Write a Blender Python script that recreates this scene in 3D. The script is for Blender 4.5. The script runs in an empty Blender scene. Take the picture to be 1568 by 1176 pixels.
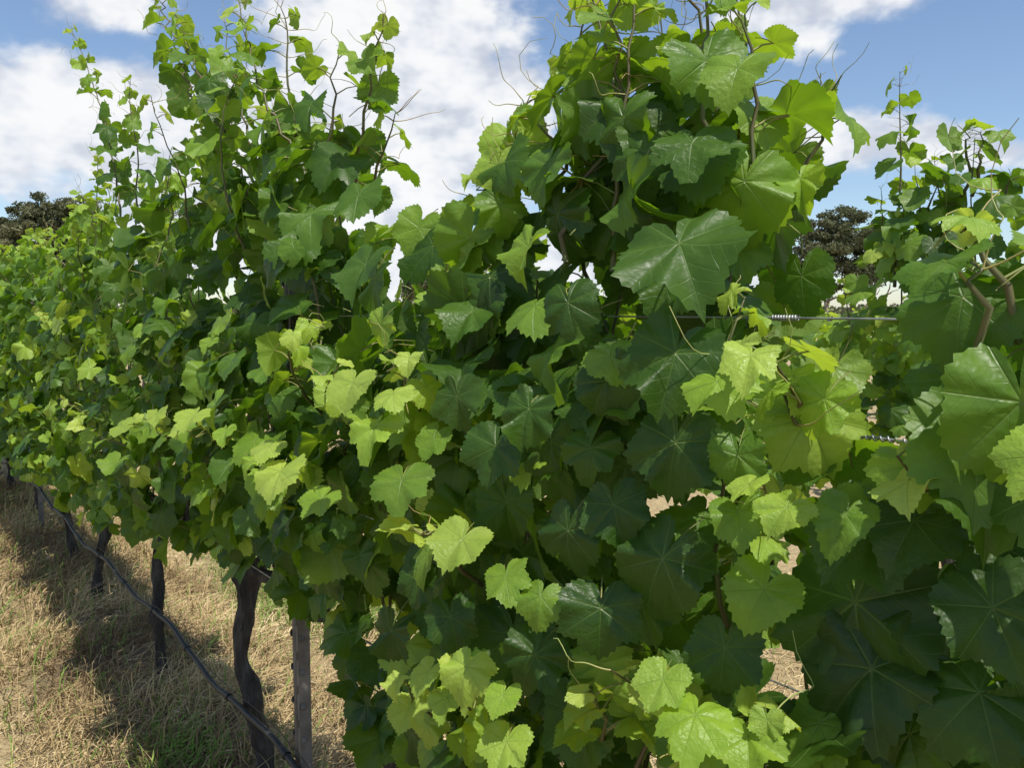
import bpy, math, random
import numpy as np
from mathutils import Vector, noise as mn
rng=np.random.default_rng(7); random.seed(7)
S=bpy.context.scene
# ------------------------------------------------------------------ layout frame
F=1250.0; CAMH=1.70; PITCH=math.radians(4.94); A=math.radians(38)
dv=np.array([-math.sin(A),math.cos(A),0.]); nv=np.array([math.cos(A),math.sin(A),0.]); up=np.array([0,0,1.])
D=0.95      # row centre line, sideways distance from the photographer
def P(t,s,z): return t*dv+s*nv+z*up
def survey(px,py,s):
    u=(px-784)/F; v=(588-py)/F
    dr=np.array([u,math.cos(PITCH)+v*math.sin(PITCH),-math.sin(PITCH)+v*math.cos(PITCH)])
    k=s/dr.dot(nv); p=dr*k
    return p.dot(dv),p[2]+CAMH,p[1]
def ground_z(t,s):
    r=0.09*np.exp(-((s-D)/0.35)**2)+0.08*np.exp(-((s-3.9)/0.4)**2)
    return r+0.02*np.sin(t*2.1+s*1.3)*np.sin(s*2.7-t*.6)
# ------------------------------------------------------------------ node helpers
def newmat(name):
    m=bpy.data.materials.new(name); m.use_nodes=True; m.node_tree.nodes.clear(); return m
class NT:
    def __init__(s,nt): s.nt=nt
    def n(s,typ,**kw):
        nd=s.nt.nodes.new(typ)
        for k,v in kw.items(): setattr(nd,k,v)
        return nd
    def l(s,a,b): s.nt.links.new(a,b)
    def m(s,op,a,b=None,c=None,clamp=False):
        nd=s.n('ShaderNodeMath',operation=op); nd.use_clamp=clamp
        for i,x in enumerate((a,b,c)):
            if x is None: continue
            if isinstance(x,(int,float)): nd.inputs[i].default_value=x
            else: s.l(x,nd.inputs[i])
        return nd.outputs[0]
    def mr(s,x,a,b,c=0.,d=1.,smooth=True):
        nd=s.n('ShaderNodeMapRange'); nd.interpolation_type='SMOOTHSTEP' if smooth else 'LINEAR'
        s.l(x,nd.inputs[0])
        for i,v in zip((1,2,3,4),(a,b,c,d)): nd.inputs[i].default_value=v
        return nd.outputs[0]
    def ramp(s,x,stops):
        nd=s.n('ShaderNodeValToRGB'); e=nd.color_ramp.elements
        while len(e)<len(stops): e.new(.5)
        for i,(p,c) in enumerate(stops): e[i].position=p; e[i].color=(*c,1)
        s.l(x,nd.inputs[0]); return nd.outputs[0]
    def mix(s,f,a,b,blend='MIX'):
        nd=s.n('ShaderNodeMix',data_type='RGBA',blend_type=blend)
        for inp,x in ((nd.inputs[0],f),(nd.inputs[6],a),(nd.inputs[7],b)):
            if isinstance(x,(int,float)): inp.default_value=x
            elif isinstance(x,tuple): inp.default_value=(*x,1)
            else: s.l(x,inp)
        return nd.outputs[2]
    def noise(s,vec,scale,detail=4,rough=.55,dim='3D'):
        nd=s.n('ShaderNodeTexNoise',noise_dimensions=dim); nd.inputs['Scale'].default_value=scale
        nd.inputs['Detail'].default_value=detail; nd.inputs['Roughness'].default_value=rough
        if vec is not None: s.l(vec,nd.inputs['Vector'])
        return nd.outputs['Fac']
# ------------------------------------------------------------------ leaf material
def leaf_material(name,detail=True):
    m=newmat(name); g=NT(m.node_tree)
    lc=g.n('ShaderNodeAttribute',attribute_name='lc')
    sc=g.n('ShaderNodeSeparateXYZ'); g.l(lc.outputs['Vector'],sc.inputs[0])
    age,rnd=sc.outputs[0],sc.outputs[1]
    if detail:
        lp=g.n('ShaderNodeAttribute',attribute_name='lp'); sx=g.n('ShaderNodeSeparateXYZ'); g.l(lp.outputs['Vector'],sx.inputs[0])
        x,y=sx.outputs[0],sx.outputs[1]
        ang=g.m('ARCTAN2',x,y); aw=g.m('WRAP',ang,math.radians(26),math.radians(-26))
        r=g.m('SQRT',g.m('ADD',g.m('MULTIPLY',x,x),g.m('MULTIPLY',y,y)))
        al=g.m('MULTIPLY',r,g.m('COSINE',aw)); ac=g.m('ABSOLUTE',g.m('MULTIPLY',r,g.m('SINE',aw)))
        w=g.m('MULTIPLY_ADD',r,-.016,.014)
        main=g.m('SUBTRACT',1,g.m('DIVIDE',ac,w),clamp=True)
        cmb=g.n('ShaderNodeCombineXYZ'); g.l(x,cmb.inputs[0]); g.l(y,cmb.inputs[1]); g.l(g.m('MULTIPLY',rnd,37.),cmb.inputs[2])
        nz=g.noise(cmb.outputs[0],3.5,2)
        fr=g.m('FRACT',g.m('ADD',g.m('MULTIPLY',g.m('SUBTRACT',al,g.m('MULTIPLY',ac,.85)),9),g.m('MULTIPLY',nz,1.2)))
        sec=g.m('MULTIPLY',g.mr(g.m('ABSOLUTE',g.m('SUBTRACT',fr,.5)),0,.07,1,0),.34)
        vein=g.m('MAXIMUM',main,sec)
        a2=g.m('ADD',age,g.m('MULTIPLY',g.m('SUBTRACT',nz,.5),.25),clamp=True)
    else: a2=age
    top=g.ramp(a2,[(0,(.030,.074,.010)),(.35,(.085,.180,.018)),(.7,(.245,.40,.040)),(1,(.44,.57,.10))])
    top=g.mix(g.m('MULTIPLY',g.m('SUBTRACT',rnd,.5),.45,clamp=True),top,(.07,.115,.03))
    und=g.mix(.45,top,(.17,.25,.08))
    geo=g.n('ShaderNodeNewGeometry')
    col=g.mix(geo.outputs['Backfacing'],top,und)
    tr=g.ramp(a2,[(0,(.10,.24,.004)),(.35,(.24,.44,.008)),(.7,(.50,.70,.025)),(1,(.68,.80,.08))])
    if detail:
        col=g.mix(g.m('MULTIPLY',vein,.36),col,(.24,.36,.09)); tr=g.mix(g.m('MULTIPLY',vein,.35),tr,(.14,.28,.01))
    bs=g.n('ShaderNodeBsdfPrincipled'); g.l(col,bs.inputs['Base Color']); bs.inputs['Roughness'].default_value=.5
    bs.inputs['Specular IOR Level'].default_value=.40
    tl=g.n('ShaderNodeBsdfTranslucent'); g.l(tr,tl.inputs[0])
    if detail:
        g.l(g.mr(nz,.3,.7,.38,.52),bs.inputs['Roughness'])
        q2=g.noise(cmb.outputs[0],15,1)
        h=g.m('SUBTRACT',g.m('MULTIPLY',q2,.8),g.m('MULTIPLY',vein,.5))
        b=g.n('ShaderNodeBump'); b.inputs['Strength'].default_value=.42; b.inputs['Distance'].default_value=.004
        g.l(h,b.inputs['Height']); g.l(b.outputs[0],bs.inputs['Normal'])
    mx=g.n('ShaderNodeMixShader'); mx.inputs[0].default_value=.40
    g.l(bs.outputs[0],mx.inputs[1]); g.l(tl.outputs[0],mx.inputs[2])
    o=g.n('ShaderNodeOutputMaterial'); g.l(mx.outputs[0],o.inputs[0]); return m
def simple_mat(name,stops,scale,rough=.8,bump=.0,bdist=.01,detail=5,stretch=(1,1,1),metal=0):
    m=newmat(name); g=NT(m.node_tree); tc=g.n('ShaderNodeTexCoord'); mp=g.n('ShaderNodeMapping'); mp.inputs['Scale'].default_value=stretch
    g.l(tc.outputs['Object'],mp.inputs[0]); nz=g.noise(mp.outputs[0],scale,detail,.65)
    c=g.ramp(nz,stops); bs=g.n('ShaderNodeBsdfPrincipled'); g.l(c,bs.inputs['Base Color']); bs.inputs['Roughness'].default_value=rough
    bs.inputs['Metallic'].default_value=metal
    if bump:
        b=g.n('ShaderNodeBump'); b.inputs['Strength'].default_value=bump; b.inputs['Distance'].default_value=bdist
        g.l(nz,b.inputs['Height']); g.l(b.outputs[0],bs.inputs['Normal'])
    o=g.n('ShaderNodeOutputMaterial'); g.l(bs.outputs[0],o.inputs[0]); return m
M_leaf=leaf_material('vine_leaf'); M_leaf_far=leaf_material('vine_leaf_far',False)
M_pet=simple_mat('petiole',[(.3,(.16,.22,.05)),(.7,(.30,.26,.09))],9,.5,detail=1)
M_cane=simple_mat('green_cane',[(.3,(.09,.12,.035)),(.7,(.11,.07,.035))],12,.5,detail=2)
M_ten=simple_mat('tendril',[(.3,(.30,.38,.10)),(.7,(.40,.27,.12))],7,.5,detail=1)
M_bark=simple_mat('vine_bark',[(.30,(.010,.009,.008)),(.5,(.038,.034,.031)),(.75,(.125,.115,.105))],34,.95,1.,.02,7,(1,1,.16))
M_wire=simple_mat('galvanised_wire',[(.3,(.30,.30,.30)),(.7,(.6,.6,.6))],40,.4,metal=.6,detail=1)
M_post=simple_mat('weathered_steel',[(.3,(.08,.072,.066)),(.55,(.15,.145,.14)),(.75,(.22,.21,.20))],14,.65,.3,.004,6,metal=.35)
M_hose=simple_mat('black_poly_pipe',[(.3,(.012,.012,.012)),(.7,(.035,.033,.03))],10,.55,detail=2)
# ------------------------------------------------------------------ mesh helper
def make_mesh(name,V,loops,starts,mats,mi=None,smooth=True,attrs=None):
    me=bpy.data.meshes.new(name); me.vertices.add(len(V)); me.vertices.foreach_set('co',np.asarray(V,np.float32).ravel())
    me.loops.add(len(loops)); me.loops.foreach_set('vertex_index',np.asarray(loops,np.int32))
    me.polygons.add(len(starts)); me.polygons.foreach_set('loop_start',np.asarray(starts,np.int32))
    if mi is not None: me.polygons.foreach_set('material_index',np.asarray(mi,np.int32))
    me.polygons.foreach_set('use_smooth',np.full(len(starts),smooth))
    for m in mats: me.materials.append(m)
    me.update(calc_edges=True)
    for k,a in (attrs or {}).items():
        at=me.attributes.new(k,'FLOAT_VECTOR','POINT'); at.data.foreach_set('vector',np.asarray(a,np.float32).ravel())
    me.validate()
    ob=bpy.data.objects.new(name,me); S.collection.objects.link(ob); return ob
def empty(name,loc=(0,0,0)):
    e=bpy.data.objects.new(name,None); e.location=loc; S.collection.objects.link(e); return e
def parent(c,p):
    c.parent=p; c.location=Vector(c.location)-Vector(p.location)
class Tubes:
    def __init__(s): s.V=[];s.L=[];s.st=[];s.mi=[];s.nv=0;s.nl=0
    def add(s,pts,rad,sides=6,mat=0,bark=0):
        pts=np.asarray(pts,float); n=len(pts); rad=np.broadcast_to(np.asarray(rad,float),(n,))
        tg=np.gradient(pts,axis=0); tg/=np.linalg.norm(tg,axis=1)[:,None]+1e-9
        ref=np.array([1.,0.2,0.1]) if abs(tg[:,0]).mean()<.7 else np.array([0.1,1.,.2])
        a=np.cross(tg,ref); a/=np.linalg.norm(a,axis=1)[:,None]; b=np.cross(tg,a)
        th=np.arange(sides)/sides*2*math.pi
        R=np.repeat(rad[:,None],sides,1)
        if bark:
            for i in range(n):
                for j in range(sides):
                    q=Vector((math.cos(th[j]+i*.07)*2.2,math.sin(th[j]+i*.07)*2.2,pts[i].sum()*4))
                    R[i,j]*=1+bark*(mn.noise(q)+.6*mn.noise(q*2.3))
        v=pts[:,None,:]+R[:,:,None]*(np.cos(th)[None,:,None]*a[:,None,:]+np.sin(th)[None,:,None]*b[:,None,:])
        v=v.reshape(-1,3); base=s.nv
        i,j=np.meshgrid(np.arange(n-1),np.arange(sides),indexing='ij'); j2=(j+1)%sides
        q=np.stack([i*sides+j,i*sides+j2,(i+1)*sides+j2,(i+1)*sides+j],-1).reshape(-1,4)+base
        s.V.append(v); s.L.append(q.ravel()); s.st.append(np.arange(len(q))*4+s.nl); s.mi.append(np.full(len(q),mat))
        s.nv+=len(v); s.nl+=len(q)*4
    def build(s,name,mats,smooth=True):
        if not s.V: return None
        return make_mesh(name,np.concatenate(s.V),np.concatenate(s.L),np.concatenate(s.st),mats,np.concatenate(s.mi),smooth)
# ------------------------------------------------------------------ leaf templates
KT=np.array([0,6,16,33,48,56,66,88,102,112,135,155,168,180.])
KR=np.array([.60,.575,.54,.485,.53,.55,.52,.455,.48,.495,.465,.41,.30,.07])
def template(nang,rings,seed,teeth,pet=True):
    r=np.random.default_rng(seed)
    th=np.linspace(-math.pi,math.pi,nang,endpoint=False)+ (math.pi/nang if nang<20 else 0)
    kr=KR.copy(); dep=r.uniform(-.03,.07); kr[3]-=dep; kr[7]-=dep*.8; kr[4:7]+=r.normal(0,.02)
    kl=kr*(1+r.normal(0,.04,len(kr))); krr=kr*(1+r.normal(0,.04,len(kr)))
    deg=np.degrees(np.abs(th)); R=np.where(th>0,np.interp(deg,KT,kl),np.interp(deg,KT,krr))
    cup=r.uniform(-.10,.6); wv=r.uniform(.03,.12); ph=r.uniform(0,6,4); fold=r.uniform(.05,.20); droop=r.uniform(.0,.6); vfold=r.uniform(-.1,.45)
    V=[[0,0,0]]; 
    for k,f in enumerate(rings):
        rr=R*f
        if k==len(rings)-1:
            tt=np.where(np.arange(nang)%2==0,1.,-1.)*teeth*r.uniform(.4,1.5,nang); rr=rr*(1+tt)
        x=-rr*np.sin(th); y=rr*np.cos(th)
        aw=(np.degrees(th)+26)%52-26
        z=-cup*rr**2+fold*rr*np.abs(np.sin(np.radians(aw)))*1.2+wv*(rr/.5)**2*(np.sin(3*th+ph[0])+.6*np.sin(5*th+ph[1])+.4*np.sin(9*th+ph[2]))*.8
        z+=-droop*np.clip(y,0,1)**2+vfold*np.abs(x)*.6-.25*np.clip(-y,0,1)**2
        V+=list(np.stack([x,y,z],1))
    V=np.array(V); lp=np.stack([V[:,0],V[:,1],0*V[:,0]],1)
    L=[];st=[];mi=[]
    def f(ix,m=0): st.append(len(L)); L.extend(ix); mi.append(m)
    for j in range(nang): f([0,1+j,1+(j+1)%nang])
    for k in range(len(rings)-1):
        a=1+k*nang; b=a+nang
        for j in range(nang): f([a+j,b+j,b+(j+1)%nang,a+(j+1)%nang])
    if pet:
        bnd=r.uniform(-.15,.15); pts=np.array([[0,0.02,-.004],[bnd*.4,-.16,-.06],[bnd,-.34,-.20],[bnd*1.5,-.48,-.38]])
        for i,p in enumerate(pts):
            for q in range(3):
                V=np.vstack([V,p+.013*np.array([math.cos(q*2.09),0.3*math.sin(q*2.09),math.sin(q*2.09)])]); lp=np.vstack([lp,[0,0,0]])
        b=len(V)-12
        for i in range(3):
            for q in range(3): f([b+i*3+q,b+i*3+(q+1)%3,b+i*3+3+(q+1)%3,b+i*3+3+q],1)
    return dict(V=V,lp=lp,L=np.array(L),st=np.array(st),mi=np.array(mi))
TH=[template(76,[.16,.36,.56,.74,.89,1.],i,.034) for i in range(14)]
TM=[template(36,[.3,.65,1.],50+i,.038) for i in range(10)]
TL=[template(15,[.55,1.],90+i,.03,False) for i in range(6)]
class Leaves:
    def __init__(s): s.p=[];s.N=[];s.T=[];s.sz=[];s.age=[];s.lo=[]
    def add(s,p,N,T,sz,age,lo=0): s.p.append(p);s.N.append(N);s.T.append(T);s.sz.append(sz);s.age.append(age);s.lo.append(lo)
def build_leaves(name,p,N,T,sz,age,lod,mats):
    p,N,T,sz,age=map(lambda a:np.asarray(a,float),(p,N,T,sz,age)); n=len(p)
    if n==0: return None
    N=N/np.linalg.norm(N,axis=1)[:,None]; T=T-N*(T*N).sum(1)[:,None]; T/=np.linalg.norm(T,axis=1)[:,None]+1e-9
    X=np.cross(T,N); R=np.stack([X,T,N],-1); rnd=rng.random(n)
    Vs=[];Ls=[];Ss=[];Ms=[];LP=[];LC=[];nv=0;nl=0
    lod=np.broadcast_to(np.asarray(lod),(n,))
    for li,TT in enumerate((TH,TM,TL)):
        pick=rng.integers(0,len(TT),n)
        for k,tp in enumerate(TT):
            ix=np.where((lod==li)&(pick==k))[0]
            if len(ix)==0: continue
            asp=rng.uniform(.85,1.12,len(ix)); v=tp['V'][None]*np.stack([sz[ix]*asp,sz[ix],sz[ix]*rng.uniform(.5,1.7,len(ix))],1)[:,None,:]
            w=np.einsum('nij,nvj->nvi',R[ix],v)+p[ix][:,None,:]; nvt=len(tp['V']); m=len(ix)
            Vs.append(w.reshape(-1,3)); off=np.arange(m)*nvt+nv
            Ls.append((tp['L'][None]+off[:,None]).ravel()); Ss.append((tp['st'][None]+(np.arange(m)*len(tp['L'])+nl)[:,None]).ravel())
            Ms.append(np.tile(tp['mi'],m)); LP.append(np.tile(tp['lp'],(m,1)))
            c=np.stack([age[ix],rnd[ix],0*rnd[ix]],1); LC.append(np.repeat(c,nvt,0)); nv+=m*nvt; nl+=m*len(tp['L'])
    return make_mesh(name,np.concatenate(Vs),np.concatenate(Ls),np.concatenate(Ss),mats,np.concatenate(Ms),True,{'lp':np.concatenate(LP),'lc':np.concatenate(LC)})
# ------------------------------------------------------------------ row 1 profile
top=[(-60,385),(0,385),(60,380),(110,360),(150,320),(200,270),(235,340),(262,385),(285,240),(330,130),(380,110),(450,140),(520,180),(570,240),(600,350),(630,415),(665,460),(690,390),(730,300),(780,250),(850,180),(900,90),(950,-10),(1080,-10),(1130,90),(1165,230),(1190,360),(1205,480),(1225,620),(1300,730),(1385,730),(1415,580),(1450,480),(1500,430),(1568,400)]
TT_=np.array([survey(a,b,D)[:2] for a,b in top]); o=np.argsort(TT_[:,0]); TT_=TT_[o]
bot=[(-60,680),(0,700),(60,735),(120,790),(200,825),(260,845),(330,855),(400,880),(440,900),(480,950),(540,1020),(600,1090),(640,1190)]
BB=np.array([survey(a,b,.85)[:2] for a,b in bot]); o=np.argsort(BB[:,0]); BB=BB[o]
def ztop(t): return np.interp(t,TT_[:,0],TT_[:,1])
def zbot(t): return np.interp(t,BB[:,0],BB[:,1])+.05
def nz3(a,b,c): return mn.noise(Vector((a,b,c)))
LV=Leaves(); canes={}
VT=[-.7,.55,1.62,2.66,3.80,4.92,5.85,7.4,8.6,9.8,11.]
def vi(t): return int(np.argmin([abs(t-v) for v in VT]))
for i in range(len(VT)): canes[i]=Tubes()
def leafdir(out,a,b,j):
    N=out*a+up*b+rng.normal(0,j,3); T=-up*1.0+out*rng.uniform(0,.7)+rng.normal(0,.35,3); return N,T
def hole(t,z):
    if .62<t<.80 and 1.02<z<1.30: return .88
    if .47<t<.56 and 1.02<z<1.2: return .5
    return 0
L0,L1=-.55,11.5
n_try=int((L1-L0)*1.5*860)
for _ in range(n_try):
    t=rng.uniform(L0,L1); z=rng.uniform(.45,2.6)
    if t>3 and rng.random()<.42: continue
    zt,zb=ztop(t),zbot(t)
    lum=nz3(t*2.6,z*2.6,3.)
    if z>zt-.04+.06*lum or z<zb-.04*lum: continue
    if rng.random()<hole(t,z): continue
    h=(z-zb)/(zt-zb)
    if z>zt-.45 and rng.random()<.6*(z-(zt-.45))/.45: continue
    if z>1.72 and rng.random()<.48: continue
    w=.235*(1-.55*max(0,(z-1.45)/.9))*(1-.35*max(0,(.25-h)/.25))+.17*lum
    if t<.62: w=min(w,.2)
    side=rng.choice(3,p=[.50,.22,.28]); lo=0
    if side==0 and lum<-.22 and z<1.75 and rng.random()<.6: continue      # dark recesses
    if side==0: s=D-w+abs(rng.normal(0,.06)); out=-nv
    elif side==1: s=D+w-abs(rng.normal(0,.06)); out=nv; lo=1
    else: s=D+rng.uniform(-.4*w,w)*.8; out=nv*rng.choice([-1,-1,1]); lo=1
    if z>zt-.5: lo=0
    N,T=leafdir(out+dv*rng.normal(-.05,.4),rng.uniform(.45,1),rng.uniform(-.15,1.05),.26)
    sz=rng.uniform(.082,.148)*(1-.2*max(0,(z-1.8)/.6))
    if rng.random()<.22: sz*=.6
    age=np.clip(rng.beta(1.3,4.4)+.30*max(0,(z-1.75)/.6)+(.10 if t>4 else 0),0,1)
    if side==0 and rng.random()<.09: age=max(age,rng.uniform(.55,.9)); sz*=.8; s-=.04
    LV.add(P(t,s,z),N,T,sz,age,lo)
# shoots ---------------------------------------------------------------
def shoot(p0,p1,s0=.10,s1=.03,a0=.3,a1=.95,step=.062,bend=.04,tend=2,r0=.0042,start=.1,dens=1.):
    p0=np.array(p0);p1=np.array(p1); Ln=np.linalg.norm(p1-p0); m=max(6,int(Ln/.035))
    bv=rng.normal(0,1,3)*bend; bv2=rng.normal(0,1,3)*bend*.4; q=np.linspace(0,1,m)[:,None]
    pts=p0+(p1-p0)*q+bv*np.sin(q*math.pi)+bv2*np.sin(q*3*math.pi)
    pts+=.004*np.where(np.arange(m)%2==0,1,-1)[:,None]*rng.normal(0,1,3)
    c=canes[vi(p0.dot(dv))]; c.add(pts,np.linspace(r0,.0012,m),5,0)
    az=rng.uniform(0,6.28); u=start
    while u<1.0:
        i=u*(m-1); ii=int(i); fr=i-ii; p=pts[ii]*(1-fr)+pts[min(ii+1,m-1)]*fr
        az+=math.pi+rng.normal(0,.35); o=np.array([math.cos(az),math.sin(az),0])
        sz=(s0*(1-u)**.7+s1)*rng.uniform(.8,1.15); age=np.clip(a0+(a1-a0)*u**1.3+rng.normal(0,.1),0,1)
        if rng.random()<dens:
            pe=sz*.5; N=o*rng.uniform(.2,.9)+up*rng.uniform(.3,1)+rng.normal(0,.25,3); T=o*.8-up*rng.uniform(-.1,1.1)+rng.normal(0,.3,3)
            LV.add(p+o*pe+up*pe*.4,N,T,sz,age)
            c.add([p,p+o*pe*.5+up*pe*.3,p+o*pe+up*pe*.4],[.0016,.0013,.001],4,1)
        if u>.35 and rng.random()<.35*tend/2: tendril(c,p,-o,rng.uniform(.06,.14))
        u+=step*(1-.45*u)/Ln*rng.uniform(.8,1.2)
    for _ in range(tend): 
        o=rng.normal(0,1,3); o[2]=abs(o[2]); tendril(c,pts[-1-rng.integers(0,3)],o/np.linalg.norm(o),rng.uniform(.05,.10))
def tendril(c,p,o,L):
    m=14; q=np.linspace(0,1,m); sd=np.cross(o,up+.1*rng.normal(0,1,3)); sd/=np.linalg.norm(sd)+1e-6; rr=L*rng.uniform(.05,.2)
    k=rng.uniform(3,9)
    pts=np.array([p+o*L*x*(.9)+up*L*.5*x*x+(sd*math.sin(k*x*x)+up*(math.cos(k*x*x)-1)*.7)*rr*x*1.6 for x in q])
    c.add(pts,np.linspace(.0011,.0005,m),4,2)
t=0.50
while t<11:
    zt=ztop(t); hgt=rng.uniform(-.08,.12) if t<5 else rng.uniform(-.05,.10)
    s=D+rng.uniform(-.16,.16)
    shoot(P(t,s,zt-.5),P(t+rng.normal(0,.06),s+rng.normal(0,.08),zt+hgt),s0=.10,s1=.04,a0=.15,a1=.85,tend=1,step=.06)
    t+=rng.uniform(.10,.18)
def sv(px,py,s):
    t,z,_=survey(px,py,s); return P(t,s,z)
big=[((185,330,.85),(108,40,.78)),((215,340,.9),(200,120,.9)),((330,230,.9),(245,-20,.86)),((400,260,.9),(345,30,.88)),((340,200,.8),(268,20,.8)),
 ((480,300,.9),(360,-10,.82)),((540,300,.92),(590,20,.9)),((560,300,.95),(605,170,.95)),((500,300,.88),(525,70,.9)),((450,260,.9),(430,10,.9)),
 ((860,400,.8),(960,-60,.86)),((940,420,.85),(990,-80,.9)),((1040,380,.95),(1045,-90,.92)),((1000,300,.9),(900,-20,.9)),((880,300,.9),(800,150,.93)),((1110,400,.9),(1120,-30,.92)),
 ((1090,330,.9),(1080,-80,.9)),((930,350,.9),(870,100,.95)),((1200,330,1.1),(1285,110,1.15)),
 ((780,420,.85),(735,290,.8)),((1530,600,.8),(1500,400,.78)),((130,380,1.0),(150,230,1.0)),((50,390,1.),(75,350,1.0))]
for a,b in big: shoot(sv(*a),sv(*b),s0=.105,s1=.035,a0=.08,a1=.85,tend=3,bend=.02,r0=.0048,step=.066)
lat=[((500,640,.80),(495,500,.64)),((560,720,.8),(520,560,.60)),((640,700,.8),(600,560,.62)),((470,800,.8),(400,690,.60)),((330,700,.8),(215,640,.60)),((230,700,.8),(90,610,.60)),((370,740,.8),(290,640,.6)),
 ((740,900,.78),(650,820,.60)),((720,1170,.78),(620,1040,.60)),((760,1180,.75),(700,1010,.60)),((960,1190,.8),(940,1040,.64)),((1040,1190,.8),(990,1050,.64)),((1130,680,.85),(1150,540,.70)),
 ((1180,860,.85),(1170,740,.72)),((1470,800,.85),(1380,700,.76)),((1250,700,.9),(1220,600,.8)),((1560,520,.82),(1470,360,.76)),((150,560,.85),(60,480,.70)),((90,640,.85),(10,560,.70)),((900,1150,.8),(900,1060,.66)),((1190,1180,.85),(1180,1090,.7))]
for a,b in lat: shoot(sv(*a),sv(*b),s0=.078,a0=.55,a1=.98,tend=1,bend=.03,step=.05,start=.25)
# large individual leaves on the face of the wall
hero=[(1040,400,185,.15,.8,.72),(1035,565,160,.05,.4,.70),(1150,560,100,.9,1.2,.67),(1098,600,105,.7,1.1,.69),(1130,712,95,.4,.6,.72),(1035,700,150,.02,.25,.70),(810,640,95,.15,.4,.66),
(905,700,90,.2,.5,.70),(1015,880,165,.06,.4,.68),(1205,790,85,.8,1.1,.71),(1130,800,95,.5,.9,.71),(1295,805,110,.45,1.,.74),(708,840,95,.88,1.3,.60),(775,895,88,.6,1.1,.61),(828,925,75,.55,.9,.62),
(715,1035,85,.9,1.2,.59),(655,1040,65,.85,1.2,.59),(770,1075,65,.75,1.1,.60),(1015,1055,95,.75,1.2,.62),(1065,1115,130,.7,1.2,.62),(775,1150,90,.8,1.2,.60),(430,735,85,.95,1.3,.59),(412,692,55,.95,1.2,.59),
(492,775,70,.65,1.1,.60),(615,750,90,.5,1.,.60),(575,668,90,.75,1.2,.59),(540,598,80,.9,1.3,.59),(602,612,62,.9,1.1,.61),(665,680,65,.5,.5,.66),(560,420,105,.2,.9,.70),(478,340,90,.35,1.,.74),(550,310,85,.3,1.,.78),
(1140,300,150,.55,.1,.88),(1130,120,110,.6,.6,.84),(1060,235,110,.2,.8,.80),(990,250,120,.2,.2,.82),(790,240,125,.75,.0,.90),(720,380,115,.5,.2,.80),(690,455,95,.6,.1,.80),(955,195,105,.3,.2,.82),
(1310,960,250,.05,.5,.80),(1335,1060,230,.02,.4,.79),(1400,820,150,.08,.9,.80),(1475,480,170,.25,.9,.79),(1400,730,120,.7,.5,.8),(1520,960,190,.05,.7,.79),(1505,770,160,.15,.7,.79),(1262,628,110,.7,.5,.78),
(1545,640,160,.15,.3,.8),(1430,930,180,.05,.6,.83),(1500,1090,190,.1,.6,.8),(1390,1130,180,.04,.4,.84),(1225,285,80,.7,.6,.95),(1530,860,160,.08,.5,.84),(1560,830,150,.08,.4,.88),
(297,645,58,.9,1.3,.59),(240,640,42,.9,1.2,.59),(345,668,42,.7,1.1,.60),(310,760,48,.6,1.1,.62),(190,660,42,.85,1.2,.61),(355,560,55,.4,1.2,.65),(405,575,52,.4,1.1,.65),(380,800,60,.3,.7,.65),(430,610,60,.3,.7,.67),
(260,470,48,.4,1.,.72),(200,540,40,.5,1.,.67),(870,480,110,.08,.3,.72),(930,600,110,.08,.1,.70),(700,620,90,.15,.3,.68),(760,700,110,.1,.3,.66),(870,830,120,.05,.3,.66),(920,950,120,.04,.3,.66),(740,480,100,.2,.2,.76),(900,340,100,.3,.1,.84),
(640,900,80,.06,.4,.66),(600,980,90,.04,.4,.68),(690,960,95,.04,.4,.66),(820,1020,110,.04,.3,.66),(940,790,110,.05,.3,.68),(1110,1010,120,.08,.5,.72),(1455,600,130,.2,.5,.82),(1240,720,90,.3,.5,.82)]
for px,py,w,age,ut,s in hero:  # leaf age value also paints sunlit leaves paler and shaded ones darker
    t,z,dep=survey(px,py-w*.15,s); v=-nv*.85-dv*.35
    N=v+up*ut+rng.normal(0,.14,3); T=-up+v*.25*ut+rng.normal(0,.30,3)
    LV.add(P(t,s,z),N,T,w*dep/F*1.05,age)
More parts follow.
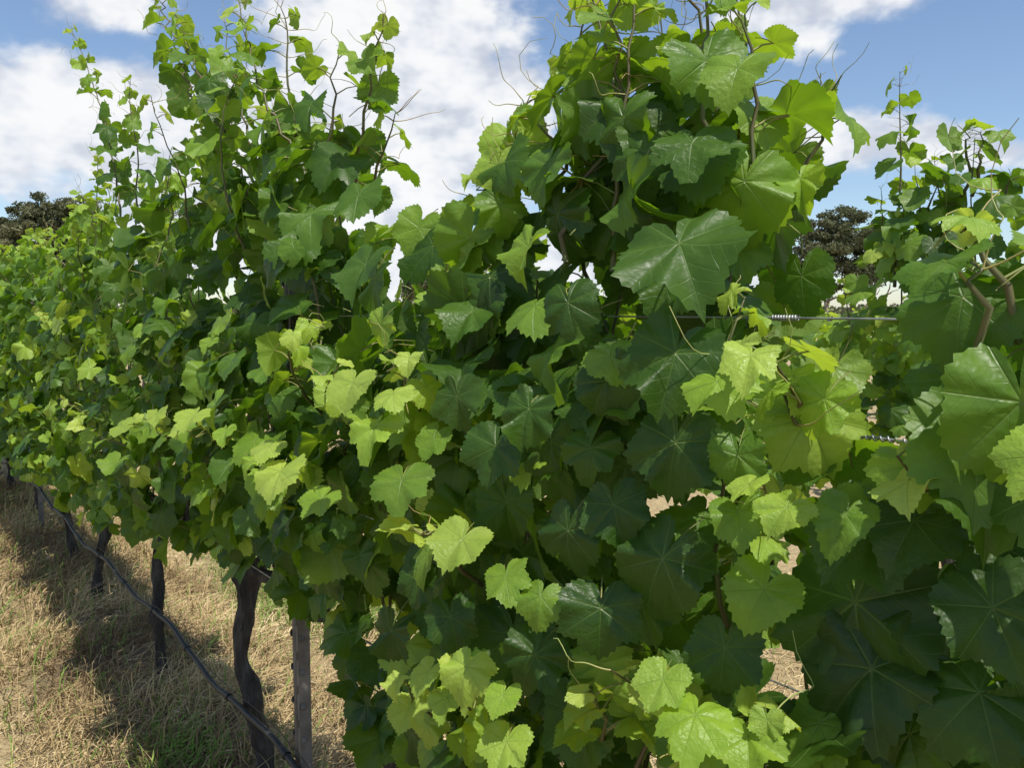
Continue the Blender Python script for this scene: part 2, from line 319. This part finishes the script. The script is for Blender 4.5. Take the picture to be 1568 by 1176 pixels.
# ------------------------------------------------------------------ grape vines (row 1)
lp=np.array(LV.p); lt=lp@dv; idx=np.array([vi(x) for x in lt]); dist=np.linalg.norm(lp-np.array([0,0,CAMH]),axis=1)
lod=np.where(dist<2.3,0,np.where(dist<6.5,1,2)); lod=np.maximum(lod,np.array(LV.lo))
keep=(dist>.60)
N_=np.array(LV.N);T_=np.array(LV.T);Z_=np.array(LV.sz);A_=np.array(LV.age)
def trunk_tubes(tb,t,s,zh,r=.026,rings=44,sides=14,arms=True,lean=0.):
    z0=float(ground_z(t,s))-.05; q=np.linspace(0,1,rings); ph=rng.uniform(0,6,3); wx=rng.uniform(3,6); wy=rng.uniform(3,6)
    pts=np.array([P(t+lean*(1-x)+.028*math.sin(wx*x+ph[0])*math.sin(x*3.1)+.006*math.sin(17*x+ph[2]),s+.028*math.sin(wy*x+ph[1])+.005*math.sin(21*x+ph[0]),z0+(zh-z0)*x) for x in q])
    rad=r*(1+.55*np.exp(-q*12)+.12*np.sin(q*11+ph[0])+.10*np.sin(q*27+ph[1])+.9*np.clip((q-.84)/.16,0,1)**1.5)
    tb.add(pts,rad,sides,0,.55)
    e=pts[-1]
    if arms:
        for sg in (-1,1):
            m=14; q2=np.linspace(0,1,m); a=np.array([e+dv*sg*.52*x+up*(.05*math.sin(x*2.5)-.03+.012*math.sin(11*x+ph[1]))+nv*.012*math.sin(7*x+ph[2]) for x in q2])
            tb.add(a,r*(.85-.4*q2)*(1+.15*np.sin(q2*25)),9,0,.3)
            for k in range(4):
                b=a[min(3+k*3,m-1)]; tb.add([b,b+up*.05+nv*rng.normal(0,.02),b+up*.10+nv*rng.normal(0,.04)],[.011,.009,.006],7,0,.2)
for i,tv in enumerate(VT):
    e=empty('grape_vine',tuple(P(tv,D,0)))
    tb=Tubes(); zh={3:.86,2:.84}.get(i,.84 if i<5 else .78)
    trunk_tubes(tb,tv,D,zh,r=.023 if i!=3 else .029,lean=[0,0,.02,-.04,-.10,.06,.08,.05,.05,0,0][i])
    cn=canes[i]
    for k in range(8 if i<7 else 4):
        t0=tv+rng.uniform(-.5,.5); lt_=rng.normal(0,.05); zt=min(ztop(t0-.12),ztop(t0),ztop(t0+.12),2.1)-.28
        if zt<1.0: continue
        ph=rng.uniform(0,6); q=np.linspace(0,1,20); ls=rng.normal(0,.06)
        pts=[P(t0+lt_*x+.03*math.sin(6*x+ph),D+.03+ls*x+.03*math.sin(7*x+ph*2),zh+(zt-zh)*x) for x in q]
        cn.add(pts,np.linspace(.0050,.0022,20),6,0)
    ob=tb.build('trunk',[M_bark]); parent(ob,e)
    ob=cn.build('canes',[M_cane,M_pet,M_ten]); 
    if ob: parent(ob,e)
    k=(idx==i)&keep
    ob=build_leaves('leaves',lp[k],N_[k],T_[k],Z_[k],A_[k],lod[k],[M_leaf if i<6 else M_leaf_far,M_pet])
    if ob: parent(ob,e)
# ------------------------------------------------------------------ more rows
def far_row(s0,t0,t1,prof,dens,lodv,seed,trunks=True):
    e=empty('vineyard_row',tuple(P((t0+t1)/2,s0,0)))
    LL=Leaves(); n=int((t1-t0)*1.6*dens); tb=Tubes()
    for _ in range(n):
        t=rng.uniform(t0,t1); z=rng.uniform(.55,2.6); zt=prof(t)+.10*nz3(t*1.7,seed,0); 
        if z>zt or z<.75+.08*nz3(t*2,5,seed): continue
        if z>zt-.4 and rng.random()<.5*(z-zt+.4)/.4: continue
        w=.27*(1-.5*max(0,(z-1.5)/.9))+.10*nz3(t*2,z*2,seed); sd=rng.choice([-1,1],p=[.65,.35]); s=s0+sd*w*rng.uniform(.4,1.1); out=nv*sd
        N,T=leafdir(out,rng.uniform(.5,1),rng.uniform(.1,1.2),.25)
        LL.add(P(t,s,z),N,T,rng.uniform(.08,.14)*(1 if lodv<2 else 1.25),np.clip(rng.beta(1.6,3.2)+.3*(z>1.45)*(t>1.9),0,1))
    t=t0
    while t<t1:
        if lodv<2 or rng.random()<.5:
            zt=prof(t); h=rng.uniform(.0,.3); p0=P(t,s0+rng.normal(0,.08),zt-.4); p1=p0+up*(.4+h)+dv*rng.normal(0,.08)+nv*rng.normal(0,.06)
            tb.add([p0,(p0+p1)/2+rng.normal(0,.02,3),p1],[.005,.004,.002],4,1)
            for u in np.arange(.2,1,.11):
                az=rng.uniform(0,6.28); o=np.array([math.cos(az),math.sin(az),0]); LL.add(p0+(p1-p0)*u+o*.03,o*.5+up*rng.uniform(.2,1),o*.7-up*.5+rng.normal(0,.2,3),.10*(1-u)+.04,np.clip(.35+.6*u,0,1))
        t+=rng.uniform(.15,.35) if lodv<2 else .5
    if trunks:
        t=t0+.4
        while t<t1: trunk_tubes(tb,t,s0,.85,rings=12,sides=7,arms=False); t+=1.1
    ob=tb.build('trunks',[M_bark,M_cane]); parent(ob,e)
    ob=build_leaves('leaves',LL.p,LL.N,LL.T,LL.sz,LL.age,lodv,[M_leaf if lodv<2 else M_leaf_far,M_pet]); parent(ob,e)
R2=3.9
r2t=[(1200,490),(1320,485),(1340,400),(1375,350),(1400,330),(1440,290),(1480,250),(1510,270),(1568,300)]
r2=np.array([survey(a,b,R2)[:2] for a,b in r2t]); r2=r2[np.argsort(r2[:,0])]
def prof2(t): 
    return float(np.interp(t,r2[:,0],r2[:,1])) if t<r2[-1,0] else 1.70+.05*math.sin(t*1.3)
far_row(R2,.2,8,prof2,420,1,1.)
far_row(R2,8,24,prof2,170,2,2.)
for k in range(2,6): far_row(R2+3.0*(k-1),-1,30,lambda t:1.74,100,2,3.+k,False)
LVb=LV; LV=Leaves(); sh=Tubes(); canes={i:sh for i in range(len(VT))}
for a,b in [((1370,440,R2),(1378,110,R2)),((1470,300,R2),(1465,190,R2)),((1490,300,R2),(1500,200,R2)),((1540,330,R2),(1568,270,R2)),((1420,330,R2),(1440,270,R2)),((1350,420,R2),(1350,290,R2)),((1400,400,R2),(1400,250,R2)),((1440,400,R2),(1430,240,R2))]:
    shoot(sv(*a),sv(*b),s0=.16,s1=.06,a0=.08,a1=.7,step=.10,bend=.03,r0=.009,tend=3)
e=empty('vine_shoots',tuple(P(1.5,R2,1.7)))
ob=sh.build('canes',[M_cane,M_pet,M_ten]); parent(ob,e)
ob=build_leaves('leaves',LV.p,LV.N,LV.T,LV.sz,LV.age,1,[M_leaf,M_pet]); parent(ob,e)
# ------------------------------------------------------------------ trellis
def vine_post(t,s,h=1.85):
    w,dp,th=.060,.034,.004; g0=float(ground_z(t,s))-.1
    out=[(-w/2,dp/2),(-w/2,-dp/2),(-w*.18,-dp/2),(-w*.10,-dp/2+.008),(w*.10,-dp/2+.008),(w*.18,-dp/2),(w/2,-dp/2),(w/2,dp/2),(w/2-.012,dp/2),(w/2-.012,dp/2-th),(w/2-th,dp/2-th),(w/2-th,-dp/2+th),(w*.18,-dp/2+th),(w*.10,-dp/2+.008+th),(-w*.10,-dp/2+.008+th),(-w*.18,-dp/2+th),(-w/2+th,-dp/2+th),(-w/2+th,dp/2-th),(-w/2+.012,dp/2-th),(-w/2+.012,dp/2)]
    n=len(out); V=[];L=[];st=[]
    ang=math.radians(8)
    for z in (g0,h):
        for a,b in out: V.append(P(t+a*math.cos(ang)-b*math.sin(ang),s+a*math.sin(ang)+b*math.cos(ang),z))
    for j in range(n): st.append(len(L)); L+= [j,(j+1)%n,n+(j+1)%n,n+j]
    st.append(len(L)); L+=list(range(n,2*n))
    mi=[0]*len(st)
    z=g0+.2
    while z<h:
        for sg in (-1,1):
            c=len(V); cx=sg*(w/2+.001)
            for q in [(0,-.006,-.008),(sg*.007,-.006,0),(0,-.006,.012),(0,.006,-.008),(sg*.007,.006,0),(0,.006,.012)]:
                V.append(P(t+cx+q[0],s-.012+q[1],z+q[2]))
            for f in ([0,1,4,3],[1,2,5,4],[0,2,1],[3,4,5]): st.append(len(L)); L+=[c+x for x in f]; mi.append(0)
        c=len(V)
        for a,b in [(-.004,-.012),(.004,-.012),(.004,.012),(-.004,.012)]: V.append(P(t+a-.018,s-dp/2-.0045,z+.05+b))
        st.append(len(L)); L+=[c,c+1,c+2,c+3]; mi.append(1)
        z+=.10
    return make_mesh('steel_trellis_post',np.array(V),L,st,[M_post,M_hose],mi,False)
for t in (2.16,6.9,-3.): vine_post(t,D-.03)
for t in (4.,9.,14.): vine_post(t,R2,1.6)
def wires(s,hs,t0,t1,twist=False):
    tb=Tubes()
    for z,r in hs:
        ts=np.linspace(t0,t1,60); tb.add([P(x,s+.004*math.sin(x*3),z+.006*math.sin(x*1.3)) for x in ts],r,5)
    if twist:
        for z,a,b in ((1.69,.60,.64),(1.69,.42,.44),(1.549,.43,.52),(1.549,.56,.575)):
            q=np.linspace(0,1,70); tb.add([P(a+(b-a)*x,s+.004*math.sin(a*3)+.0032*math.sin(x*60),z+.006*math.sin(a*1.3)+.0032*math.cos(x*60)) for x in q],.0013,5)
    return tb.build('trellis_wire',[M_wire])
wires(D-.02,[(1.69,.0015),(1.549,.0017),(.88,.002),(1.2,.0015)],-3,14,True)
wires(R2,[(1.6,.002),(1.2,.002),(.88,.002)],-3,24)
tb=Tubes(); ts=np.linspace(-3,14,220); tb.add([P(x,D-.055+.008*math.sin(x*2.1),.40+.018*math.sin(x*5.6+1)+.004*math.sin(x*17)) for x in ts],.0105,8)
for t in np.arange(-2.8,14,.5): tb.add([P(t,D-.055+.008*math.sin(t*2.1),.40+.018*math.sin(t*5.6+1)+.004*math.sin(t*17)),P(t+.03,D-.055+.008*math.sin(t*2.1),.40+.018*math.sin((t+.03)*5.6+1)+.004*math.sin(t*17))],.014,8)
tb.add([P(x,D-.05,.427+.018*math.sin(x*5.6+1)) for x in ts],.0016,4)
tb.build('drip_irrigation_hose',[M_hose])
# ------------------------------------------------------------------ ground
q=np.linspace(-1,1,260); g_=np.sign(q)*(np.abs(q)*9+ (np.abs(q)**7)*700)
tt,ss=np.meshgrid(g_+4,g_+2,indexing='ij'); zz=ground_z(tt,ss)
fade=np.exp(-(np.hypot(tt-4,ss-2)/12)**2)
nzv=np.array([mn.noise(Vector((a*3,b*3,0)))+.6*mn.noise(Vector((a*9,b*9,4))) for a,b in zip(tt.ravel(),ss.ravel())]).reshape(tt.shape)
zz=zz*fade+nzv*.028*fade
V=(tt[...,None]*dv+ss[...,None]*nv+zz[...,None]*up).reshape(-1,3); n=len(q)
i,j=np.meshgrid(np.arange(n-1),np.arange(n-1),indexing='ij'); Q=np.stack([i*n+j,i*n+j+1,(i+1)*n+j+1,(i+1)*n+j],-1).reshape(-1,4)[:,::-1]
m=newmat('dry_ground'); g=NT(m.node_tree); geo=g.n('ShaderNodeNewGeometry'); pos=geo.outputs['Position']
n1=g.noise(pos,1.1,3); n2=g.noise(pos,14,5,.7); n3=g.noise(pos,60,3,.7)
c=g.ramp(n2,[(.3,(.15,.10,.055)),(.5,(.38,.28,.145)),(.7,(.58,.455,.26))])
c=g.mix(g.mr(n3,.35,.65),c,(.48,.37,.20)) 
c=g.mix(g.mr(n1,.52,.66,0,.25),c,(.18,.19,.07))
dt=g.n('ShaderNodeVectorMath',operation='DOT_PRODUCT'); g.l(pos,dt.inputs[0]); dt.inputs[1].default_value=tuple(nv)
sd=g.m('ABSOLUTE',g.m('SUBTRACT',dt.outputs['Value'],D-.12)); litter_shade=g.m('MULTIPLY',g.mr(g.m('ADD',sd,g.m('MULTIPLY',n2,.25)),.2,.62,1,0),.8)
c=g.mix(litter_shade,c,(.11,.075,.048))  # brown under-row litter, with the row's shade painted into the colour
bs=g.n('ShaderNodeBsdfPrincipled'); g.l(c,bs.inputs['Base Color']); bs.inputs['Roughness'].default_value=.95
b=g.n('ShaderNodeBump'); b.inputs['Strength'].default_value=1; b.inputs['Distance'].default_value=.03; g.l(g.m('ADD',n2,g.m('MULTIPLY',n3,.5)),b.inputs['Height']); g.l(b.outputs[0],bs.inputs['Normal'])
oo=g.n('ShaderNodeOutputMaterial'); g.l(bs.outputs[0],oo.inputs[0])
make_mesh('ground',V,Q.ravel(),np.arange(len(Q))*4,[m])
# ------------------------------------------------------------------ grass
mg=newmat('grass_blades'); g=NT(mg.node_tree); lc=g.n('ShaderNodeAttribute',attribute_name='lc'); sp=g.n('ShaderNodeSeparateXYZ'); g.l(lc.outputs['Vector'],sp.inputs[0])
c=g.ramp(sp.outputs[0],[(0,(.16,.105,.06)),(.3,(.50,.375,.19)),(.68,(.78,.64,.39)),(.72,(.24,.32,.08)),(1,(.13,.24,.045))])
bs=g.n('ShaderNodeBsdfDiffuse'); g.l(c,bs.inputs['Color'])
oo=g.n('ShaderNodeOutputMaterial'); g.l(bs.outputs[0],oo.inputs[0])
def grass(name,n,tr,sr,green_fn,lmin,lmax,lie=1.,brown=0.,gauss=False):
    cl=rng.random((n//30,2)); k=rng.integers(0,len(cl),n)
    t=tr[0]+(tr[1]-tr[0])*cl[k,0]+rng.normal(0,.06,n); s=sr[0]+(sr[1]-sr[0])*cl[k,1]+rng.normal(0,.06,n)
    h=rng.random(n)<.2; t[h]=rng.uniform(*tr,h.sum()); s[h]=rng.uniform(*sr,h.sum())
    if gauss: t=(tr[0]+tr[1])/2+(t-(tr[0]+tr[1])/2)*np.sqrt(rng.random(n)); s=(sr[0]+sr[1])/2+(s-(sr[0]+sr[1])/2)*np.sqrt(rng.random(n))
    z=ground_z(t,s)+.006; gr=green_fn(t,s); isg=rng.random(n)<gr
    L=rng.uniform(lmin,lmax,n)*np.where(isg,.8,1); az=rng.uniform(0,2*math.pi,n); el=np.where(isg,rng.uniform(.7,1.5,n),np.abs(rng.normal(.25,.35*lie,n))).clip(.03,1.5)
    hd=np.stack([np.cos(az),np.sin(az),0*az],1); sdv=np.stack([-np.sin(az),np.cos(az),0*az],1)
    d0=hd*np.cos(el)[:,None]+up*np.sin(el)[:,None]; e2=el*.45-.15; d1=hd*np.cos(e2)[:,None]+up*np.sin(e2)[:,None]
    b=t[:,None]*dv+s[:,None]*nv+z[:,None]*up; w=(rng.uniform(.0013,.0028,n)*np.where(isg,1.4,1))[:,None]; 
    mpt=b+d0*L[:,None]*.55; tp=mpt+d1*L[:,None]*.45; tp[:,2]=np.maximum(tp[:,2],b[:,2]+.002)
    sdw=sdv*.8+up*.4
    V=np.stack([b-sdw*w,b+sdw*w,mpt+sdw*w*.9,mpt-sdw*w*.9,tp],1).reshape(-1,3); o=np.arange(n)[:,None]*5
    Lp=np.concatenate([o+0,o+1,o+2,o+3,o+3,o+2,o+4],1).ravel(); st=(np.arange(n)[:,None]*7+np.array([0,4])).ravel()
    pat=np.array([mn.noise(Vector((a*1.6,b_*1.6,9.))) for a,b_ in zip(t,s)])
    c=np.where(isg,rng.uniform(.72,1,n),np.clip(rng.beta(2,1.6,n)*.66*(1-brown)+.30*pat,0,.67)); c=np.repeat(np.stack([c,c,c],1),5,0)
    return make_mesh(name,V,Lp,st,[mg],None,False,{'lc':c})
gf=lambda t,s:.03+0*t
grass('dry_grass',64000,(1.,10.),(-1.6,4.5),gf,.03,.12)
grass('dry_grass',30000,(1.,9.),(.35,1.5),lambda t,s:.07+0*t,.05,.24,1.7,.5)
grass('dry_grass',20000,(-1,4.5),(1.2,4.5),gf,.05,.16)
gg=lambda t,s:.75+0*t
grass('green_grass',9000,(3.6,5.8),(1.5,2.7),gg,.05,.15,gauss=True)
grass('green_grass',1000,(3.5,4.2),(.0,.35),gg,.04,.12,gauss=True)
grass('green_grass',700,(2.6,3.4),(.6,.95),gg,.05,.18,gauss=True)
grass('green_grass',2000,(2.3,3.3),(1.6,2.3),gg,.04,.13,gauss=True)
# ------------------------------------------------------------------ background gum trees
M_gl=newmat('gum_leaves'); g=NT(M_gl.node_tree); lc=g.n('ShaderNodeAttribute',attribute_name='lc'); sp=g.n('ShaderNodeSeparateXYZ'); g.l(lc.outputs['Vector'],sp.inputs[0])
c=g.ramp(sp.outputs[0],[(0,(.055,.068,.035)),(.6,(.15,.165,.085)),(1,(.30,.29,.18))]); bs=g.n('ShaderNodeBsdfDiffuse'); g.l(c,bs.inputs[0])
tl=g.n('ShaderNodeBsdfTranslucent'); g.l(c,tl.inputs[0]); mx=g.n('ShaderNodeMixShader'); mx.inputs[0].default_value=.3; g.l(bs.outputs[0],mx.inputs[1]); g.l(tl.outputs[0],mx.inputs[2])
oo=g.n('ShaderNodeOutputMaterial'); g.l(mx.outputs[0],oo.inputs[0])
M_gb=simple_mat('gum_bark',[(.3,(.14,.12,.10)),(.7,(.34,.30,.25))],3,.9,detail=2)
def gum(x,y,H,Wd,seed):
    r=np.random.default_rng(seed); e=empty('gum_tree',(x,y,0)); tb=Tubes(); base=np.array([x,y,-.2]); cl=[]
    def br(p,d,L,rad,lev):
        m=6; pts=[p]; dd=d.copy()
        for k in range(m): dd=dd+r.normal(0,.13,3); dd/=np.linalg.norm(dd); pts.append(pts[-1]+dd*L/m)
        tb.add(pts,np.linspace(rad,rad*.5,m+1),6)
        if lev==0: cl.append(pts[-1]); cl.append(pts[-3]); return
        for k in range(r.integers(3,5)):
            nd=dd+r.normal(0,.55,3)*np.array([1,1,.6]); nd[2]=max(nd[2],.15); nd/=np.linalg.norm(nd)
            br(pts[-1-r.integers(0,3)],nd,L*r.uniform(.5,.7),rad*.5,lev-1)
    for k in range(5):
        a=r.uniform(0,6.28); br(base+np.array([math.cos(a),math.sin(a),0])*.4,np.array([math.cos(a)*.35,math.sin(a)*.35,1.]),H*.33,.17,2)
    cl=np.array(cl); c0=np.array([x,y,H*.60])
    k=190; ph=r.uniform(0,6.28,k); ct=r.uniform(-.6,1,k); rr=r.uniform(.5,1.,k); sn=np.sqrt(1-np.minimum(ct**2,1))
    dome=c0+np.stack([np.cos(ph)*sn*Wd/2*rr,np.sin(ph)*sn*Wd/2*rr,ct*H*.37*rr],1)
    q=((cl-c0)/np.array([Wd/2,Wd/2,H*.38])); cl=cl[(q**2).sum(1)<1.1]
    cen=np.vstack([dome,cl]); n=len(cen)*150
    ci=r.integers(0,len(cen),n); rad=r.uniform(.3,.62,len(cen))[ci]
    o=r.normal(0,1,(n,3)); o/=np.linalg.norm(o,axis=1)[:,None]; p=cen[ci]+o*(rad*r.random(n)**.4)[:,None]*np.array([1.2,1.2,.75])
    a=r.normal(0,1,(n,3)); a/=np.linalg.norm(a,axis=1)[:,None]; b=np.cross(a,r.normal(0,1,(n,3))); b/=np.linalg.norm(b,axis=1)[:,None]
    sz=r.uniform(.05,.13,n)[:,None]; V=np.stack([p-a*sz*1.3,p+b*sz*.6,p+a*sz*1.3,p-b*sz*.6],1).reshape(-1,3)
    c=np.clip(r.uniform(0,1,len(cen))[ci]*.6+r.uniform(0,.4,n),0,1); c=np.repeat(np.stack([c,c,c],1),4,0)
    ob=tb.build('trunk_and_limbs',[M_gb]); parent(ob,e)
    ob=make_mesh('crown',V,np.arange(n*4),np.arange(n)*4,[M_gl],None,False,{'lc':c}); parent(ob,e)
gum(23.9,60,9.7,7.2,1); gum(-34.2,60,10.9,4.6,2); gum(-31.3,60,10.5,4.,6); gum(-6.2,60,6.8,3.6,3); gum(-38.,62,9.,4,5)
r=np.random.default_rng(4); nc=900; cx=r.uniform(-220,220,nc); cy=r.uniform(150,180,nc); hh=2.6+2.2*np.abs(np.sin(cx*.05))*r.random(nc); n=nc*60; k=r.integers(0,nc,n)
p=np.stack([cx[k]+r.normal(0,1.2,n),cy[k]+r.normal(0,1.2,n),hh[k]*r.random(n)],1); a=r.normal(0,1,(n,3)); b=np.cross(a,r.normal(0,1,(n,3))); a/=np.linalg.norm(a,axis=1)[:,None]; b/=np.linalg.norm(b,axis=1)[:,None]
V=np.stack([p-a*.4,p+b*.3,p+a*.4,p-b*.3],1).reshape(-1,3); c=np.repeat(r.random(n),4); make_mesh('distant_trees',V,np.arange(n*4),np.arange(n)*4,[M_gl],None,False,{'lc':np.stack([c,c,c],1)})
# ------------------------------------------------------------------ sun + sky
SAZ=math.radians(143); SEL=math.radians(65)
sv_=Vector((math.sin(SAZ)*math.cos(SEL),math.cos(SAZ)*math.cos(SEL),math.sin(SEL)))
ld=bpy.data.lights.new('sun','SUN'); ld.energy=5.0; ld.angle=math.radians(.53); ld.color=(1,.95,.86); lo=bpy.data.objects.new('sun',ld); S.collection.objects.link(lo)
lo.rotation_euler=sv_.to_track_quat('Z','Y').to_euler(); lo.location=(10,10,30)
w=bpy.data.worlds.new('World'); S.world=w; w.use_nodes=True; w.node_tree.nodes.clear(); g=NT(w.node_tree)
sky=g.n('ShaderNodeTexSky',sky_type='NISHITA'); sky.sun_disc=False; sky.sun_elevation=SEL; sky.sun_rotation=SAZ; sky.altitude=400; sky.air_density=1.; sky.dust_density=.6; sky.ozone_density=2.2
tc=g.n('ShaderNodeTexCoord'); sp=g.n('ShaderNodeSeparateXYZ'); g.l(tc.outputs['Generated'],sp.inputs[0])
az=g.m('ARCTAN2',sp.outputs[0],sp.outputs[1]); el=g.m('ARCSINE',sp.outputs[2])
cmb=g.n('ShaderNodeCombineXYZ'); g.l(az,cmb.inputs[0]); g.l(g.m('MULTIPLY',el,1.5),cmb.inputs[1])
f1=g.noise(cmb.outputs[0],5,7,.56); f2=g.noise(cmb.outputs[0],13,3,.6)
clouds=[(620,120,190,190,1.),(500,250,330,140,1.),(770,170,90,110,.9),(130,230,260,110,.9),(30,230,160,90,.9),(210,30,150,45,.62),(330,330,320,110,.8),(1300,15,230,45,.75),(1240,60,70,50,.6),(1500,230,220,45,.7),(1220,240,170,50,.75),(820,420,420,110,.7)]
acc=None
for px,py,rx,ry,am in clouds:
    a0=math.atan((px-784)/F); e0=math.atan((480-py)/F*math.cos(a0)); ra=rx/F*math.cos(a0)**2; re=ry/F*math.cos(a0)
    dx=g.m('MULTIPLY',g.m('SUBTRACT',az,a0),1/ra); dy=g.m('MULTIPLY',g.m('SUBTRACT',el,e0),1/re)
    rr=g.m('ADD',g.m('MULTIPLY',dx,dx),g.m('MULTIPLY',dy,dy)); v=g.m('MULTIPLY',g.m('EXPONENT',g.m('MULTIPLY',rr,-.8)),am)
    acc=v if acc is None else g.m('MAXIMUM',acc,v)
away=g.mr(g.m('ABSOLUTE',az),.75,1.1,0,1); hi=g.mr(el,.5,.75,0,1)
acc=g.m('MAXIMUM',acc,g.m('MULTIPLY',g.mr(f1,.5,.62,0,.4),g.m('MAXIMUM',away,hi)))
dens=g.m('ADD',acc,g.m('MULTIPLY',g.m('SUBTRACT',f1,.5),1.9)); dens=g.m('ADD',dens,g.m('MULTIPLY',g.m('SUBTRACT',f2,.5),.4))
mask=g.mr(dens,.32,.62,0,1)
shade=g.mr(g.m('ADD',g.m('MULTIPLY',dens,.30),g.m('MULTIPLY',f2,1.1)),.55,.95,0,1)
ccol=g.ramp(shade,[(0,(.64,.68,.77)),(.5,(.86,.89,.94)),(1,(1.0,1.0,1.0))])
bg1=g.n('ShaderNodeBackground'); g.l(sky.outputs[0],bg1.inputs[0]); bg1.inputs[1].default_value=.15
bg2=g.n('ShaderNodeBackground'); g.l(ccol,bg2.inputs[0]); bg2.inputs[1].default_value=.98
mx=g.n('ShaderNodeMixShader'); g.l(g.m('MULTIPLY',mask,.97),mx.inputs[0]); g.l(bg1.outputs[0],mx.inputs[1]); g.l(bg2.outputs[0],mx.inputs[2])
oo=g.n('ShaderNodeOutputWorld'); g.l(mx.outputs[0],oo.inputs[0])
# ------------------------------------------------------------------ camera
cd=bpy.data.cameras.new('camera'); cam=bpy.data.objects.new('camera',cd); S.collection.objects.link(cam); S.camera=cam
cam.location=(0,0,CAMH); cam.rotation_euler=(math.pi/2-PITCH,0,0); cd.sensor_width=36; cd.lens=F/1568*36; cd.clip_start=.02; cd.clip_end=3000
S.view_settings.view_transform='Standard'; S.view_settings.look='None'; S.view_settings.exposure=0
print('leaves',len(LVb.p))
